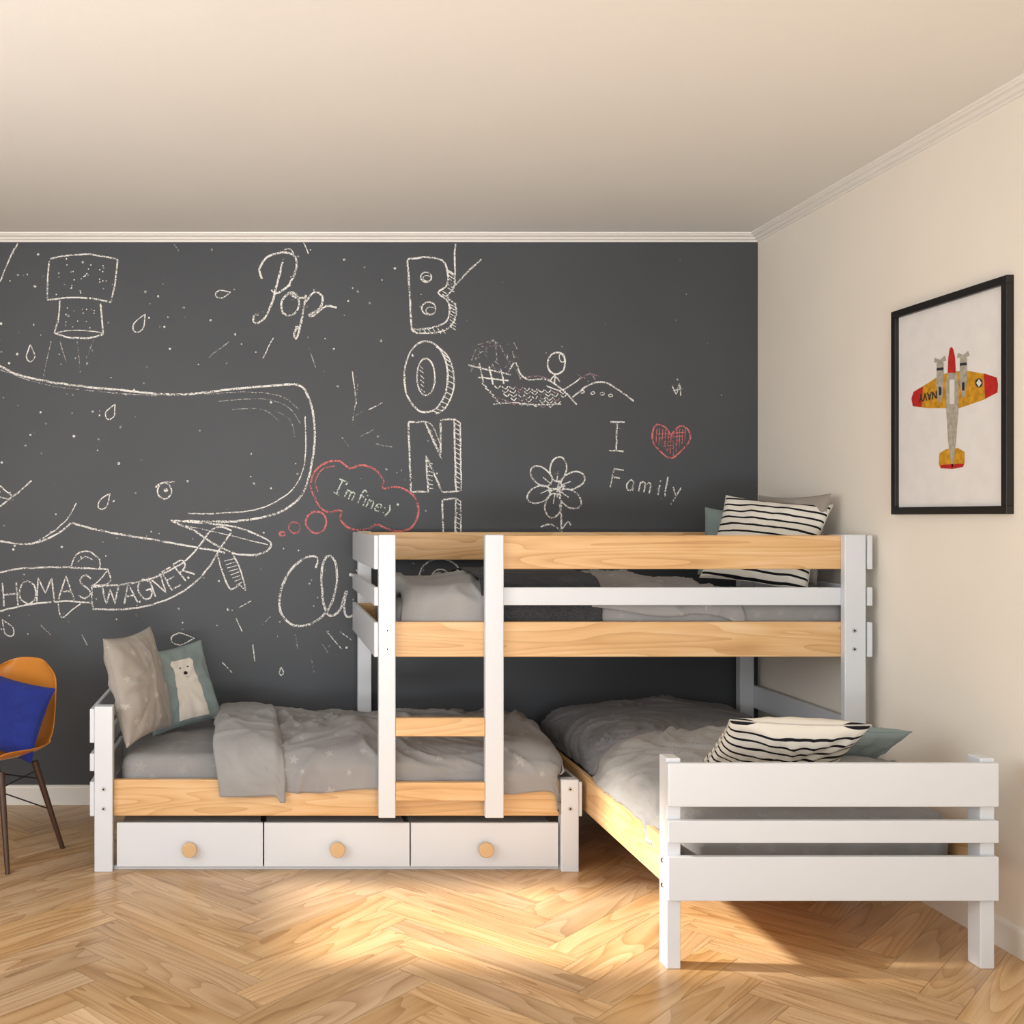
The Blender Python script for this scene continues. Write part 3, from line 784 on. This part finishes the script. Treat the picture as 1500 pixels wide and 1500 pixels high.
stroke([(722,592),(750,590),(790,593),(822,592)],1.6); stroke([(728,582),(745,588)],1.6,4)
stroke([(985,565),(990,578),(995,562),(997,580)],1.6); stroke([(986,572),(1000,570)],1.4); dot(992,556,1.5)
# I heart family
letter('I',892,660,42,2,2.4)
hp=[(983,640),(975,626),(962,622),(955,634),(958,650),(970,664),(983,671),(1000,658),(1011,643),(1007,628),(995,624),(985,634),(983,640)]
stroke(hp,2.6,1)
for i in range(11):
    x0=960+i*4.2; yt=628+(6 if 4<=i<=6 else 0); yb=(650+i*3.4) if i<6 else (670-(i-6)*5.0)
    stroke([(x0+2,yt),(x0+1,yb-2)],1.1,1)
for i in range(5): stroke([(962+i*3,636+i*6),(1004-i*4,633+i*6)],1.0,1)
x=894;y=714
for chh,adv in(('F',20),('a',17),('m',24),('i',9),('l',10),('y',14)):
    letter(chh,x,y,28,9,2.2); x+=adv*1.12; y+=adv*.17
# flower
for k in range(6):
    a=math.radians(-90+k*60+8); cx,cy=814+27*math.cos(a),714+27*math.sin(a)
    ell(cx,cy,18,12,rot=math.degrees(a),w=2.4)
    stroke([(814+8*math.cos(a),714+8*math.sin(a)),(814+24*math.cos(a),714+24*math.sin(a))],1.6)
for i in range(14):
    a=random.random()*6.28; stroke([(816,716),(816+13*math.cos(a),716+13*math.sin(a))],1.8)
stroke([(820,738),(822,760),(822,800)],2.6); stroke([(822,778),(808,768),(792,772)],2.2); stroke([(822,776),(832,764),(836,770)],2.2)
for x,y,s,r in((45,520,10,0),(204,476,12,30),(162,605,10,25),(325,431,9,80),(152,736,11,35),(265,936,14,85),(12,922,11,-30),(412,984,5,0)): drop(x,y,s*.92,r)
for l in([(305,524),(336,500)],[(385,525),(400,495)],[(453,510),(462,538)],[(516,545),(522,592)],[(528,640),(548,628)],[(550,650),(575,655)],[(445,355),(452,372)],
 [(525,560),(516,625)],[(255,358),(262,368)],[(470,940),(482,960)],[(498,925),(515,938)],[(432,928),(436,950)],[(370,945),(374,970)],[(380,920),(398,902)],[(355,925),(345,905)],[(455,960),(460,985)],[(540,600),(560,590)],[(500,640),(512,655)],
 [(325,970),(340,985)],[(60,915),(74,930)],[(120,930),(128,945)],[(350,890),(368,880)],[(478,925),(500,950)],[(520,610),(535,600)]):
    stroke(l,1.6,3 if random.random()<.5 else 0)
for i in range(220):
    x=random.random()**1.3*640; y=362+random.random()*590; dot(x,y,.9+random.random()*1.3,0 if random.random()<.5 else 3)
for i in range(18): dot(660+random.random()*420,370+random.random()*380,.7+random.random()*.6,3)
bmesh.ops.recalc_face_normals(cb,faces=cb.faces)
mk('chalk_drawing',cb,cm)

# ---------------- camera & lights ----------------
cam=bpy.data.cameras.new('camera'); co=bpy.data.objects.new('camera',cam); scene.collection.objects.link(co)
co.location=(0,0,CZ); co.rotation_euler=(math.radians(90),0,0)
cam.sensor_width=36; cam.lens=F/1500*36; cam.shift_x=(750-VX)/1500; cam.shift_y=(VY-750)/1500; cam.clip_start=.05
scene.camera=co
w=bpy.data.worlds.new('world'); scene.world=w; w.use_nodes=True
w.node_tree.nodes['Background'].inputs[0].default_value=(.93,.97,1.0,1); w.node_tree.nodes['Background'].inputs[1].default_value=.8
sd=bpy.data.lights.new('sun','SUN'); sd.energy=10; sd.angle=math.radians(3.6); sd.color=(1,.92,.80)
so=bpy.data.objects.new('sun',sd); scene.collection.objects.link(so)
dirv=Vector((1,-.06,-.577)); so.rotation_euler=dirv.to_track_quat('-Z','Y').to_euler()
def area(name,loc,target,sx,sy,e,col,spread=180):
    a=bpy.data.lights.new(name,'AREA'); a.shape='RECTANGLE'; a.size=sx; a.size_y=sy; a.energy=e; a.color=col; a.spread=math.radians(spread)
    o=bpy.data.objects.new(name,a); scene.collection.objects.link(o); o.location=loc
    o.rotation_euler=(Vector(target)-Vector(loc)).to_track_quat('-Z','Y').to_euler(); return o
area('front_fill',(0,FRONT+.1,1.5),(0.3,4,1.5),4.2,2.4,46,(.96,.98,1))  # added fill panel behind the camera, across the open front of the room
area('daylight_window',(LWX+.05,1.55,1.7),(2,3.8,1.2),2.5,1.5,70,(.97,.98,1))
area('ceiling_fill',(0.4,-1.2,.4),(0.3,5.4,2.7),2.4,.6,15,(.95,.97,1),60)  # unseen fill light added to brighten the far ceiling, no fixture there
